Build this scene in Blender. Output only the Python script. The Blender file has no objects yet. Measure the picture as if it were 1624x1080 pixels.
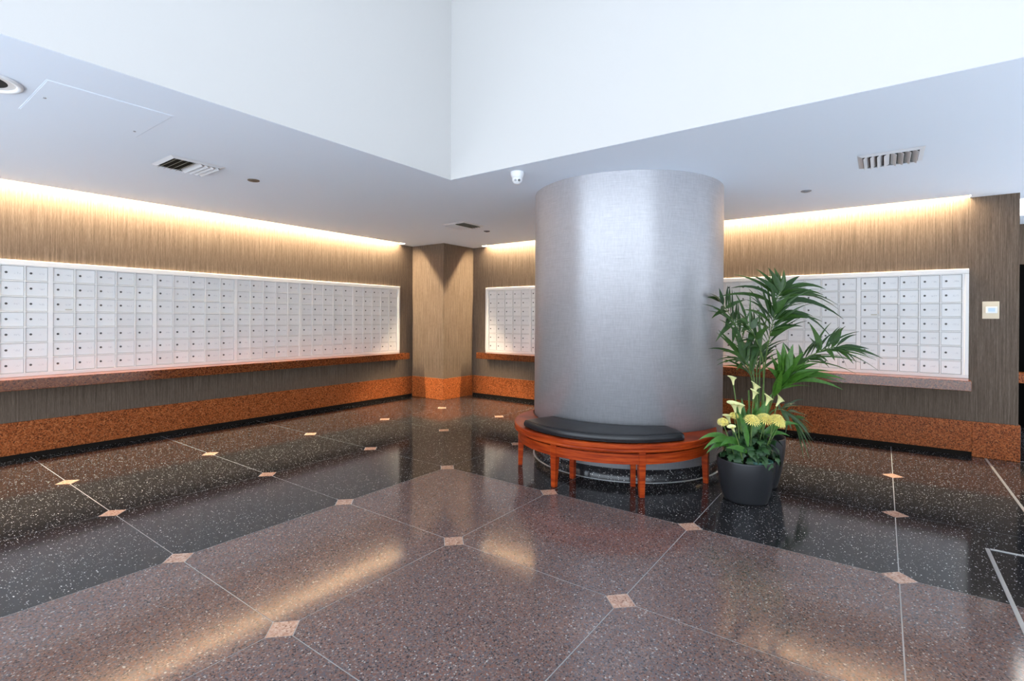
import bpy, bmesh, math, random
from mathutils import Vector, Matrix

random.seed(7)
S = bpy.context.scene
COL = S.collection
PI = math.pi

# ------------------------------------------------------------------ camera
cam_data = bpy.data.cameras.new('camera')
cam = bpy.data.objects.new('camera', cam_data)
COL.objects.link(cam)
S.camera = cam
cam_data.sensor_fit = 'HORIZONTAL'
cam_data.sensor_width = 36.0
cam_data.lens = 802.66 / 1624 * 36.0
cam_data.shift_y = (506.91 - 540.0) / 1624.0
cam_data.clip_start = 0.05
YAW, PITCH, ROLL = 0.63252, -0.002336, 0.005524
fw = Vector((math.cos(YAW), math.sin(YAW), 0)); rt = Vector((math.sin(YAW), -math.cos(YAW), 0)); up = Vector((0, 0, 1))
fw2 = fw * math.cos(PITCH) + up * math.sin(PITCH)
up2 = up * math.cos(PITCH) - fw * math.sin(PITCH)
rt3 = rt * math.cos(ROLL) + up2 * math.sin(ROLL)
up3 = up2 * math.cos(ROLL) - rt * math.sin(ROLL)
cam.matrix_world = Matrix(((rt3.x, up3.x, -fw2.x, 0), (rt3.y, up3.y, -fw2.y, 0), (rt3.z, up3.z, -fw2.z, 1.5), (0, 0, 0, 1)))

# ------------------------------------------------------------------ world, large lights, exposure
W = bpy.data.worlds.new('overcast_daylight'); S.world = W
W.use_nodes = True
bg = W.node_tree.nodes['Background']
bg.inputs[0].default_value = (0.79, 0.89, 1.0, 1)
bg.inputs[1].default_value = 4.1                   # daylight coming in through the open entrance side


def area(name, loc, rot, sx, sy, power, color):
    l = bpy.data.lights.new(name, 'AREA'); l.shape = 'RECTANGLE'; l.size = sx; l.size_y = sy
    l.energy = power; l.color = color
    o = bpy.data.objects.new(name, l); o.location = loc; o.rotation_euler = rot; COL.objects.link(o)
    return o


# weak fill lamp added high in the double-height lobby, no fitting there
area('upper_fill_light', (0.9, 0.9, 5.15), (0, 0, 0), 5.0, 5.0, 6, (0.90, 0.95, 1.0))

S.view_settings.view_transform = 'Standard'
S.view_settings.look = 'None'
S.view_settings.gamma = 1.0
S.view_settings.exposure = 0.45
S.view_settings.use_curve_mapping = False
LED_STRENGTH = 620.0
LED_COLOR = (1.0, 0.79, 0.51)

# ------------------------------------------------------------------ measures (metres)
LW, RW = 7.284, 7.526            # granite faces of the left (y) and right (x) walls
WP = 0.016                       # wallpaper sits this much behind the granite face
ZC = 2.87                        # soffit
LIPY, LIPX = 7.13, 7.385         # edges of the cove slots
RX, RY = 3.69, 3.47              # edges of the ceiling opening
XP, YP = 6.704, 6.4645           # corner pier faces
WEND = -1.17                     # right wall ends here
GX, GY, GS = 3.722, 3.526, 1.2036  # terrazzo grid
CX, CY, CR = 5.29, 2.313, 1.006  # column
BX, BY, BR = 4.80, 2.24, 1.0     # bench disc
PU = 0.9735                      # width of one mailbox unit
ZS, ZSB = 0.859, 0.747           # shelf
ZG = 0.389                       # granite base top

# ------------------------------------------------------------------ material helpers
def mat(name, color=(0.8, 0.8, 0.8), rough=0.5, metal=0.0, spec=0.5, coat=0.0):
    m = bpy.data.materials.new(name); m.use_nodes = True
    b = m.node_tree.nodes['Principled BSDF']
    b.inputs['Base Color'].default_value = (*color, 1)
    b.inputs['Roughness'].default_value = rough
    b.inputs['Metallic'].default_value = metal
    b.inputs['Specular IOR Level'].default_value = spec
    b.inputs['Coat Weight'].default_value = coat
    return m


def nd(m, t, **kw):
    n = m.node_tree.nodes.new(t)
    for k, v in kw.items():
        if k in n.inputs: n.inputs[k].default_value = v
        else: setattr(n, k, v)
    return n


def ln(m, a, b): m.node_tree.links.new(a, b)


def pb(m): return m.node_tree.nodes['Principled BSDF']


def ramp(m, stops, interp='LINEAR'):
    r = nd(m, 'ShaderNodeValToRGB'); cr = r.color_ramp; cr.interpolation = interp
    while len(cr.elements) > 1: cr.elements.remove(cr.elements[-1])
    cr.elements[0].position = stops[0][0]; cr.elements[0].color = (*stops[0][1], 1)
    for p, c in stops[1:]:
        e = cr.elements.new(p); e.color = (*c, 1)
    return r


def pos(m, scale=(1, 1, 1), coord='P'):
    if coord == 'P': g = nd(m, 'ShaderNodeNewGeometry').outputs['Position']
    else: g = nd(m, 'ShaderNodeTexCoord').outputs[coord]
    mp = nd(m, 'ShaderNodeMapping'); mp.inputs['Scale'].default_value = scale
    ln(m, g, mp.inputs[0]); return mp.outputs[0]


def noise(m, vec, scale, detail=3, rough=0.5):
    n = nd(m, 'ShaderNodeTexNoise'); n.inputs['Scale'].default_value = scale
    n.inputs['Detail'].default_value = detail; n.inputs['Roughness'].default_value = rough
    ln(m, vec, n.inputs['Vector']); return n.outputs['Fac']


def mix(m, fac, a, b, mode='MIX'):
    x = nd(m, 'ShaderNodeMix', data_type='RGBA', blend_type=mode)
    for i, v in ((0, fac), (6, a), (7, b)):
        if isinstance(v, (int, float)): x.inputs[i].default_value = v
        elif isinstance(v, tuple): x.inputs[i].default_value = (*v, 1)
        else: ln(m, v, x.inputs[i])
    return x.outputs[2]


def bump(m, h, strength=0.2, dist=0.002):
    b = nd(m, 'ShaderNodeBump'); b.inputs['Strength'].default_value = strength; b.inputs['Distance'].default_value = dist
    ln(m, h, b.inputs['Height']); ln(m, b.outputs[0], pb(m).inputs['Normal'])


# wallpaper: vertical grass-cloth strands
def make_wallpaper():
    m = mat('grasscloth_wallpaper', rough=0.75, spec=0.25)
    g = nd(m, 'ShaderNodeNewGeometry'); sp = nd(m, 'ShaderNodeSeparateXYZ'); ln(m, g.outputs['Position'], sp.inputs[0])
    ad = nd(m, 'ShaderNodeMath', operation='ADD'); ln(m, sp.outputs[0], ad.inputs[0]); ln(m, sp.outputs[1], ad.inputs[1])
    cb = nd(m, 'ShaderNodeCombineXYZ'); ln(m, ad.outputs[0], cb.inputs[0]); ln(m, sp.outputs[2], cb.inputs[2])
    a = nd(m, 'ShaderNodeMapping'); a.inputs['Scale'].default_value = (75, 1, 2.2); ln(m, cb.outputs[0], a.inputs[0])
    b = nd(m, 'ShaderNodeMapping'); b.inputs['Scale'].default_value = (210, 1, 16); ln(m, cb.outputs[0], b.inputs[0])
    n1 = noise(m, a.outputs[0], 1.0, 3, 0.6); n2 = noise(m, b.outputs[0], 1.0, 2, 0.6)
    r1 = ramp(m, [(0.30, (0.079, 0.056, 0.040)), (0.5, (0.124, 0.091, 0.067)), (0.72, (0.171, 0.129, 0.098))]); ln(m, n1, r1.inputs[0])
    r2 = ramp(m, [(0.3, (0.78, 0.78, 0.78)), (0.7, (1.2, 1.2, 1.2))]); ln(m, n2, r2.inputs[0])
    c = mix(m, 1.0, r1.outputs[0], r2.outputs[0], 'MULTIPLY')
    ln(m, c, pb(m).inputs['Base Color']); bump(m, n2, 0.25, 0.002)
    return m


def make_column_cloth():
    m = mat('silver_column_cloth', rough=0.43, metal=0.56, spec=0.35)
    v = pos(m, (7, 7, 330)); n1 = noise(m, v, 1.0, 4, 0.65)
    v2 = pos(m, (90, 90, 14)); n2 = noise(m, v2, 1.0, 2, 0.6)
    r1 = ramp(m, [(0.3, (0.46, 0.46, 0.49)), (0.7, (0.60, 0.60, 0.63))]); ln(m, n1, r1.inputs[0])
    r2 = ramp(m, [(0.3, (0.94, 0.94, 0.94)), (0.7, (1.06, 1.06, 1.06))]); ln(m, n2, r2.inputs[0])
    ln(m, mix(m, 1.0, r1.outputs[0], r2.outputs[0], 'MULTIPLY'), pb(m).inputs['Base Color'])
    bump(m, n1, 0.12, 0.001)
    tg = nd(m, 'ShaderNodeTangent', direction_type='RADIAL', axis='Z'); ln(m, tg.outputs[0], pb(m).inputs['Tangent'])
    pb(m).inputs['Anisotropic'].default_value = 0.75; pb(m).inputs['Anisotropic Rotation'].default_value = 0.25
    return m


def make_granite(name, rough=0.3, spec=0.13, tone=1.0):
    m = mat(name, rough=rough, spec=spec)
    v = pos(m)
    vo = nd(m, 'ShaderNodeTexVoronoi', feature='F1'); vo.inputs['Scale'].default_value = 105; ln(m, v, vo.inputs['Vector'])
    sr = nd(m, 'ShaderNodeSeparateColor'); ln(m, vo.outputs['Color'], sr.inputs[0])
    r = ramp(m, [(0.0, (0.07, 0.019, 0.007)), (0.16, (0.19, 0.047, 0.014)), (0.4, (0.315, 0.082, 0.022)), (0.75, (0.38, 0.106, 0.030)), (1.0, (0.46, 0.17, 0.062))]); ln(m, sr.outputs[0], r.inputs[0])
    n1 = noise(m, v, 45, 4, 0.65)
    r2 = ramp(m, [(0.32, (0.6, 0.58, 0.56)), (0.6, (1.12, 1.12, 1.12))]); ln(m, n1, r2.inputs[0])
    c = mix(m, 1.0, r.outputs[0], r2.outputs[0], 'MULTIPLY')
    ln(m, mix(m, 1.0, c, (tone, tone, tone), 'MULTIPLY'), pb(m).inputs['Base Color'])
    return m


def make_terrazzo_red():
    m = mat('red_grey_terrazzo', rough=0.105, spec=0.5)
    v = pos(m)
    vo = nd(m, 'ShaderNodeTexVoronoi', feature='F1'); vo.inputs['Scale'].default_value = 150; ln(m, v, vo.inputs['Vector'])
    sr = nd(m, 'ShaderNodeSeparateColor'); ln(m, vo.outputs['Color'], sr.inputs[0])
    r = ramp(m, [(0.0, (0.05, 0.042, 0.046)), (0.10, (0.175, 0.108, 0.095)), (0.3, (0.215, 0.110, 0.085)), (0.45, (0.14, 0.113, 0.115)), (0.6, (0.205, 0.132, 0.118)), (0.74, (0.13, 0.12, 0.136)), (0.86, (0.27, 0.195, 0.175)), (0.98, (0.46, 0.43, 0.41))], 'CONSTANT'); ln(m, sr.outputs[0], r.inputs[0])
    n1 = noise(m, v, 2.2, 2, 0.5)
    r2 = ramp(m, [(0.35, (0.92, 0.92, 0.93)), (0.65, (1.06, 1.05, 1.04))]); ln(m, n1, r2.inputs[0])
    ln(m, mix(m, 1.0, r.outputs[0], r2.outputs[0], 'MULTIPLY'), pb(m).inputs['Base Color'])
    return m


def make_terrazzo_black(name='black_terrazzo', rough=0.10):
    m = mat(name, rough=rough, spec=0.38)
    v = pos(m)
    vo = nd(m, 'ShaderNodeTexVoronoi', feature='F1'); vo.inputs['Scale'].default_value = 105; ln(m, v, vo.inputs['Vector'])
    sr = nd(m, 'ShaderNodeSeparateColor'); ln(m, vo.outputs['Color'], sr.inputs[0])
    gt = nd(m, 'ShaderNodeMath', operation='GREATER_THAN'); gt.inputs[1].default_value = 0.80; ln(m, sr.outputs[0], gt.inputs[0]); gt.inputs[1].default_value = 0.70
    # chip size varies per cell
    sz = nd(m, 'ShaderNodeMapRange'); sz.inputs[1].default_value = 0; sz.inputs[2].default_value = 1; sz.inputs[3].default_value = 0.08; sz.inputs[4].default_value = 0.42
    ln(m, sr.outputs[1], sz.inputs[0])
    lt = nd(m, 'ShaderNodeMath', operation='LESS_THAN'); ln(m, vo.outputs['Distance'], lt.inputs[0]); ln(m, sz.outputs[0], lt.inputs[1])
    mu = nd(m, 'ShaderNodeMath', operation='MULTIPLY'); ln(m, gt.outputs[0], mu.inputs[0]); ln(m, lt.outputs[0], mu.inputs[1])
    n1 = noise(m, v, 200, 2, 0.6)
    r = ramp(m, [(0.4, (0.010, 0.010, 0.012)), (0.66, (0.042, 0.040, 0.042))]); ln(m, n1, r.inputs[0])
    r3 = ramp(m, [(0.0, (0.25, 0.24, 0.23)), (1.0, (0.85, 0.84, 0.82))]); ln(m, sr.outputs[2], r3.inputs[0])
    ln(m, mix(m, mu.outputs[0], r.outputs[0], r3.outputs[0]), pb(m).inputs['Base Color'])
    return m


def make_diamond():
    m = mat('salmon_granite', rough=0.15, spec=0.5)
    v = pos(m)
    vo = nd(m, 'ShaderNodeTexVoronoi', feature='F1'); vo.inputs['Scale'].default_value = 110; ln(m, v, vo.inputs['Vector'])
    sr = nd(m, 'ShaderNodeSeparateColor'); ln(m, vo.outputs['Color'], sr.inputs[0])
    r = ramp(m, [(0.0, (0.20, 0.09, 0.06)), (0.12, (0.46, 0.25, 0.18)), (0.5, (0.55, 0.33, 0.24)), (1.0, (0.66, 0.47, 0.37))]); ln(m, sr.outputs[0], r.inputs[0])
    ln(m, r.outputs[0], pb(m).inputs['Base Color'])
    return m


def make_wood():
    m = mat('red_cherry_wood', rough=0.30, spec=0.14, coat=0.03)
    pb(m).inputs['Coat Roughness'].default_value = 0.12
    v = pos(m, (3.0, 3.0, 42)); n1 = noise(m, v, 1.0, 5, 0.62)
    r = ramp(m, [(0.28, (0.13, 0.012, 0.003)), (0.5, (0.33, 0.040, 0.007)), (0.72, (0.49, 0.083, 0.013))]); ln(m, n1, r.inputs[0])
    ln(m, r.outputs[0], pb(m).inputs['Base Color'])
    return m


def make_leaf(name, c1, c2, rough=0.42):
    m = mat(name, rough=rough, spec=0.45)
    oi = nd(m, 'ShaderNodeObjectInfo')
    r = ramp(m, [(0.0, c1), (1.0, c2)]); ln(m, oi.outputs['Random'], r.inputs[0])
    v = pos(m, (1, 1, 1)); n1 = noise(m, v, 45, 2, 0.5)
    r2 = ramp(m, [(0.3, (0.75, 0.78, 0.72)), (0.7, (1.2, 1.18, 1.1))]); ln(m, n1, r2.inputs[0])
    ln(m, mix(m, 1.0, r.outputs[0], r2.outputs[0], 'MULTIPLY'), pb(m).inputs['Base Color'])
    pb(m).inputs['Transmission Weight'].default_value = 0.0
    return m


def make_door():
    # off-white enamel with a faint worn number to the right of the lock
    m = mat('white_enamel_door', rough=0.38, spec=0.5)
    tc = nd(m, 'ShaderNodeTexCoord'); sp = nd(m, 'ShaderNodeSeparateXYZ'); ln(m, tc.outputs['Object'], sp.inputs[0])

    def band(sock, lo, hi):
        a = nd(m, 'ShaderNodeMath', operation='GREATER_THAN'); a.inputs[1].default_value = lo; ln(m, sock, a.inputs[0])
        b = nd(m, 'ShaderNodeMath', operation='LESS_THAN'); b.inputs[1].default_value = hi; ln(m, sock, b.inputs[0])
        c = nd(m, 'ShaderNodeMath', operation='MULTIPLY'); ln(m, a.outputs[0], c.inputs[0]); ln(m, b.outputs[0], c.inputs[1]); return c.outputs[0]
    bx_ = band(sp.outputs[0], 0.012, 0.062); bz = band(sp.outputs[2], -0.008, 0.010)
    mk = nd(m, 'ShaderNodeMath', operation='MULTIPLY'); ln(m, bx_, mk.inputs[0]); ln(m, bz, mk.inputs[1])
    oi = nd(m, 'ShaderNodeObjectInfo')
    sc = nd(m, 'ShaderNodeVectorMath', operation='SCALE'); ln(m, oi.outputs['Location'], sc.inputs[0]); sc.inputs['Scale'].default_value = 37.0
    av = nd(m, 'ShaderNodeVectorMath', operation='ADD'); ln(m, tc.outputs['Object'], av.inputs[0]); ln(m, sc.outputs[0], av.inputs[1])
    n = noise(m, av.outputs[0], 130, 1, 0.5)
    th = nd(m, 'ShaderNodeMath', operation='GREATER_THAN'); th.inputs[1].default_value = 0.52; ln(m, n, th.inputs[0])
    fin = nd(m, 'ShaderNodeMath', operation='MULTIPLY'); ln(m, mk.outputs[0], fin.inputs[0]); ln(m, th.outputs[0], fin.inputs[1])
    f2 = nd(m, 'ShaderNodeMath', operation='MULTIPLY'); f2.inputs[1].default_value = 0.30; ln(m, fin.outputs[0], f2.inputs[0])
    tint = ramp(m, [(0.0, (0.70, 0.695, 0.69)), (1.0, (0.76, 0.755, 0.75))]); ln(m, oi.outputs['Random'], tint.inputs[0])
    ln(m, mix(m, f2.outputs[0], tint.outputs[0], (0.25, 0.25, 0.28)), pb(m).inputs['Base Color'])
    return m


M = dict(
    wallpaper=make_wallpaper(), cloth=make_column_cloth(), granite=make_granite('orange_granite'), ledge=make_granite('polished_orange_granite', 0.14, 0.6, 0.5), red=make_terrazzo_red(),
    black=make_terrazzo_black(), plinth=make_terrazzo_black('black_terrazzo_plinth', 0.15), diamond=make_diamond(), wood=make_wood(), door=make_door(),
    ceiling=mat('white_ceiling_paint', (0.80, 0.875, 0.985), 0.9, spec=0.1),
    upper=mat('white_upper_wall_paint', (0.605, 0.602, 0.60), 0.9, spec=0.1),
    zinc=mat('zinc_joint', (0.45, 0.46, 0.47), 0.35, 0.3), steel=mat('brushed_steel', (0.46, 0.47, 0.48), 0.35, 0.6),
    dark=mat('dark_toe_kick', (0.016, 0.013, 0.011), 0.9, spec=0.0), void=mat('black_void', (0.01, 0.01, 0.01), 0.8),
    white=mat('white_enamel', (0.74, 0.73, 0.72), 0.35), backing=mat('grey_mailbox_backing', (0.26, 0.26, 0.26), 0.6),
    lock=mat('dark_lock_metal', (0.10, 0.095, 0.09), 0.35, 0.7), palelock=mat('pale_lock_plug', (0.42, 0.40, 0.38), 0.4, 0.2),
    tag=mat('paper_tag', (0.50, 0.47, 0.40), 0.8),
    vinyl=mat('black_vinyl', (0.012, 0.0125, 0.015), 0.36, spec=0.5),
    vent=mat('vent_metal', (0.66, 0.67, 0.70), 0.5), ventdark=mat('duct_dark', (0.03, 0.024, 0.015), 0.8), venttan=mat('tan_slat', (0.36, 0.33, 0.26), 0.7),
    bronze=mat('bronze_cover', (0.16, 0.12, 0.085), 0.5, 0.4), darkmetal=mat('dark_cover', (0.07, 0.07, 0.085), 0.5, 0.3), greymetal=mat('grey_cover', (0.30, 0.31, 0.34), 0.4, 0.3),
    plastic=mat('white_plastic', (0.80, 0.82, 0.85), 0.35), lens=mat('black_lens', (0.01, 0.01, 0.012), 0.08), glassgrey=mat('grey_lens', (0.25, 0.26, 0.28), 0.1),
    ivory=mat('ivory_plate', (0.74, 0.63, 0.46), 0.45), bluebtn=mat('pale_blue_display', (0.52, 0.66, 0.84), 0.3),
    pot=mat('charcoal_planter', (0.028, 0.029, 0.033), 0.35, 0.25), soil=mat('dark_soil', (0.02, 0.014, 0.01), 0.95), teal=mat('teal_liner', (0.10, 0.25, 0.22), 0.5),
    palm=make_leaf('palm_green', (0.013, 0.044, 0.008), (0.040, 0.100, 0.014)), palmbright=make_leaf('palm_bright_green', (0.035, 0.115, 0.012), (0.060, 0.16, 0.018)),
    stem=make_leaf('stem_green', (0.08, 0.15, 0.03), (0.13, 0.21, 0.05), 0.5), mumleaf=make_leaf('mum_leaf_green', (0.012, 0.046, 0.016), (0.035, 0.095, 0.030), 0.5),
    callaleaf=make_leaf('calla_leaf_green', (0.038, 0.14, 0.016), (0.075, 0.21, 0.03), 0.38), calla=mat('pale_calla', (0.86, 0.86, 0.42), 0.5), mum=mat('pale_yellow_petals', (1.0, 0.86, 0.25), 0.55),
    mumcore=mat('yellow_core', (0.72, 0.55, 0.10), 0.6), pinkrock=mat('terracotta', (0.4, 0.2, 0.12), 0.7), blackglass=mat('black_glass', (0.004, 0.004, 0.004), 0.8, spec=0.0),
)
led = bpy.data.materials.new('warm_led'); led.use_nodes = True
_b = led.node_tree.nodes['Principled BSDF']; _b.inputs['Emission Color'].default_value = (*LED_COLOR, 1); _b.inputs['Emission Strength'].default_value = LED_STRENGTH
_b.inputs['Base Color'].default_value = (0.8, 0.8, 0.8, 1)
M['led'] = led
pan = bpy.data.materials.new('lit_panel'); pan.use_nodes = True
_b = pan.node_tree.nodes['Principled BSDF']; _b.inputs['Emission Color'].default_value = (1, 0.94, 0.85, 1); _b.inputs['Emission Strength'].default_value = 4.0
M['panel'] = pan

# ------------------------------------------------------------------ mesh helpers
class MB:
    def __init__(s): s.v = []; s.f = []; s.smooth = []

    def add(s, verts, faces, smooth=False):
        o = len(s.v); s.v += [tuple(p) for p in verts]
        for f in faces: s.f.append(tuple(o + i for i in f)); s.smooth.append(smooth)
        return s

    def box(s, x0, x1, y0, y1, z0, z1):
        x0, x1 = min(x0, x1), max(x0, x1); y0, y1 = min(y0, y1), max(y0, y1); z0, z1 = min(z0, z1), max(z0, z1)
        return s.add([(x0, y0, z0), (x1, y0, z0), (x1, y1, z0), (x0, y1, z0), (x0, y0, z1), (x1, y0, z1), (x1, y1, z1), (x0, y1, z1)],
                     [(0, 3, 2, 1), (4, 5, 6, 7), (0, 1, 5, 4), (1, 2, 6, 5), (2, 3, 7, 6), (3, 0, 4, 7)])

    def prism(s, poly, z0, z1, smooth=False):
        n = len(poly)
        a = sum(poly[i][0] * poly[(i + 1) % n][1] - poly[(i + 1) % n][0] * poly[i][1] for i in range(n))
        if a < 0: poly = poly[::-1]
        v = [(x, y, z0) for x, y in poly] + [(x, y, z1) for x, y in poly]
        s.add(v, [tuple(reversed(range(n))), tuple(range(n, 2 * n))])
        o = len(s.v) - 2 * n
        for i in range(n):
            j = (i + 1) % n; s.f.append((o + i, o + j, o + n + j, o + n + i)); s.smooth.append(smooth)
        return s

    def lathe(s, prof, n=48, c=(0, 0, 0), smooth=True, cap_bottom=False, cap_top=False):
        o = len(s.v)
        for r, z in prof:
            for k in range(n):
                a = 2 * PI * k / n; s.v.append((c[0] + r * math.cos(a), c[1] + r * math.sin(a), c[2] + z))
        for i in range(len(prof) - 1):
            for k in range(n):
                k2 = (k + 1) % n
                s.f.append((o + i * n + k, o + i * n + k2, o + (i + 1) * n + k2, o + (i + 1) * n + k)); s.smooth.append(smooth)
        if cap_bottom: s.f.append(tuple(o + k for k in reversed(range(n)))); s.smooth.append(False)
        if cap_top: s.f.append(tuple(o + (len(prof) - 1) * n + k for k in range(n))); s.smooth.append(False)
        return s

    def tube(s, pts, r0, r1=None, n=6):
        r1 = r0 if r1 is None else r1; o = len(s.v); m = len(pts)
        pts = [Vector(p) for p in pts]
        for i, p in enumerate(pts):
            d = (pts[min(i + 1, m - 1)] - pts[max(i - 1, 0)]).normalized()
            a = d.cross(Vector((0.3, 0.9, 0.2))).normalized(); b = d.cross(a)
            r = r0 + (r1 - r0) * i / (m - 1)
            for k in range(n):
                t = 2 * PI * k / n; s.v.append(tuple(p + a * (r * math.cos(t)) + b * (r * math.sin(t))))
        for i in range(m - 1):
            for k in range(n):
                k2 = (k + 1) % n; s.f.append((o + i * n + k, o + i * n + k2, o + (i + 1) * n + k2, o + (i + 1) * n + k)); s.smooth.append(True)
        s.f.append(tuple(o + k for k in reversed(range(n)))); s.smooth.append(False)
        s.f.append(tuple(o + (m - 1) * n + k for k in range(n))); s.smooth.append(False)
        return s

    def mesh(s, name, material):
        me = bpy.data.meshes.new(name); me.from_pydata(s.v, [], s.f); me.validate()
        me.polygons.foreach_set('use_smooth', s.smooth[:len(me.polygons)] if len(s.smooth) >= len(me.polygons) else [False] * len(me.polygons))
        if material: me.materials.append(material)
        me.update(); return me

    def build(s, name, material, parent=None, loc=None):
        return link(name, s.mesh(name, material), parent, loc)


def link(name, me, parent=None, loc=None):
    o = bpy.data.objects.new(name, me); COL.objects.link(o)
    if parent is not None: o.parent = parent
    if loc is not None: o.location = loc
    return o


def bevel(o, w, seg=2, angle=35):
    b = o.modifiers.new('bevel', 'BEVEL'); b.width = w; b.segments = seg; b.limit_method = 'ANGLE'; b.angle_limit = math.radians(angle)
    return o


def tag(o, label, cat, group=None):
    o['label'] = label; o['category'] = cat
    if group: o['group'] = group
    return o


def empty(name, loc=(0, 0, 0), rz=0):
    o = bpy.data.objects.new(name, None); COL.objects.link(o); o.location = loc; o.rotation_euler = (0, 0, rz); o.empty_display_size = 0.1
    return o


def struct(o): o['kind'] = 'structure'; return o


def copy_tree(o, parent=None):
    c = o.copy(); COL.objects.link(c); c.parent = parent
    for ch in list(o.children): copy_tree(ch, c)
    return c


# ================================================================== floor
floor = struct(MB().box(-1.9, 12, -2.3, LW + 0.12, -0.12, -0.0015).build('floor', M['zinc']))
GAP = 0.0030; HD = 0.088


cell = [(HD, GAP), (GS - HD, GAP), (GS - GAP, HD), (GS - GAP, GS - HD), (GS - HD, GS - GAP), (HD, GS - GAP), (GAP, GS - HD), (GAP, HD)]
cell_red = MB().prism(cell, -0.03, 0.0).mesh('terrazzo_panel', M['red'])
cell_blk = MB().prism(cell, -0.03, 0.0).mesh('terrazzo_panel', M['black'])
# outermost panels run on to the wall line
def edge_cell(i, j):
    ex, ey = i == 2, j == 2
    mx = RW + 0.05 - (GX + 2 * GS) if ex else GS
    my = LW + 0.05 - (GY + 2 * GS) if ey else GS
    p = [(HD, GAP)]
    p += [(mx, GAP)] if ex else [(GS - HD, GAP), (GS - GAP, HD)]
    p += [(mx, my)] if (ex or ey) and (ex and ey) else ([(mx, GS - GAP)] if ex else ([(GS - GAP, my)] if ey else [(GS - GAP, GS - HD), (GS - HD, GS - GAP)]))
    p += [(GAP, my)] if ey else [(HD, GS - GAP), (GAP, GS - HD)]
    p += [(GAP, HD)]
    return p


for i in range(-5, 3):
    for j in range(-5, 3):
        x0, y0 = GX + i * GS, GY + j * GS
        if x0 + GS < -1.5 or y0 + GS < -2.0: continue
        red = i < 0 and j < 0
        if i < 2 and j < 2:
            link('terrazzo_panel', cell_red if red else cell_blk, floor, (x0, y0, 0))
        else:
            MB().prism(edge_cell(i, j), -0.03, 0.0).build('terrazzo_panel', M['black'], floor, (x0, y0, 0))
dia = MB().prism([(HD - GAP, 0), (0, HD - GAP), (-HD + GAP, 0), (0, -HD + GAP)], -0.03, 0.0).mesh('diamond_inset', M['diamond'])
for i in range(-4, 3):
    for j in range(-4, 3):
        x0, y0 = GX + i * GS, GY + j * GS
        if x0 < -1.5 or y0 < -2.0: continue
        link('diamond_inset', dia, floor, (x0, y0, 0))
# plain terrazzo past the laid-out grid (passage behind the right wall, floor behind the camera)
MB().box(RW + 0.07, 11.9, -2.3, LW, -0.03, 0.0).build('terrazzo_field', M['black'], floor)


# metal strips let into the floor
tag(MB().box(4.6, RW - 0.02, -0.922, -0.902, -0.004, 0.0025).build('floor_strip', M['steel']), 'long thin metal strip in the black floor ahead of the right wall end', 'floor strip')
fh = empty('floor_mat_frame', (4.545, -0.56, 0)); tag(fh, 'metal L-shaped frame edge let into the floor at the right', 'floor frame')
MB().box(-2.4, 0, -0.013, 0.008, -0.004, 0.003).build('frame_bar', M['steel'], fh)
MB().box(-0.014, 0.008, -1.4, -0.018, -0.004, 0.003).build('frame_bar', M['zinc'], fh)

# ================================================================== walls
wl = struct(MB().box(-4.5, RW + 0.3, LW + WP, LW + 0.3, 0, 3.25).build('wall_left', M['wallpaper']))
wr = struct(MB().box(RW + WP, RW + 1.1, WEND, LW + WP, 0, 3.25).build('wall_right', M['wallpaper']))
pier = struct(MB().box(XP + WP, RW + WP, YP + WP, LW + WP, 0, ZC).build('wall_corner', M['wallpaper']))

# granite bases with dark toe recess
TK = 0.05
b = struct(MB().box(-4.5, XP, LW, LW + WP, TK, ZG).build('baseboard_left', M['granite'])); bevel(b, 0.004)
MB().box(-4.5, XP, LW + WP - 0.004, LW + WP, 0, TK).build('toe_kick', M['dark'], b)
b = struct(MB().box(RW, RW + WP, -0.80, YP, TK, ZG).build('baseboard_right', M['granite'])); bevel(b, 0.004)
MB().box(RW + WP - 0.004, RW + WP, -0.80, YP, 0, TK).build('toe_kick', M['dark'], b)
b = struct(MB().prism([(XP, LW), (XP, YP), (RW, YP), (RW, YP + WP), (XP + WP, YP + WP), (XP + WP, LW)], 0.0, ZG).build('baseboard_corner', M['granite'])); bevel(b, 0.004)
b = struct(MB().prism([(RW, -0.80), (RW, WEND - WP), (RW + 1.1, WEND - WP), (RW + 1.1, WEND), (RW + WP, WEND), (RW + WP, -0.80)], 0.0, ZG).build('baseboard_end', M['granite'])); bevel(b, 0.004)

# passage behind the end of the right wall
struct(MB().box(10.0, 10.2, -6, 0.5, 0, 3.25).build('wall_far', M['wallpaper']))
d = struct(MB().box(9.97, 10.0, -3.2, -1.2, 0.0, 2.30).build('door_1', M['blackglass']))
MB().box(9.955, 9.97, -3.2, -3.12, 0, 2.30).add([], []).build('door_stile', M['darkmetal'], d)
sh = MB().box(9.62, 9.95, -3.0, -1.25, 0.66, 0.79).build('wall_shelf', M['granite']); bevel(sh, 0.004)
tag(sh, 'short granite shelf in the dark passage past the right wall end', 'shelf')
pl_ = MB().box(7.95, 9.1, -2.0, -1.22, ZC - 0.012, ZC + 0.004).build('ceiling_light_panel', M['panel']); tag(pl_, 'bright ceiling light in the passage past the right wall end', 'light')

struct(MB().box(0.6, 10.0, -3.7, -3.5, 0, 3.25).build('wall_light_block_side', M['upper']))  # unseen wall added to cut the daylight from the right

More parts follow.
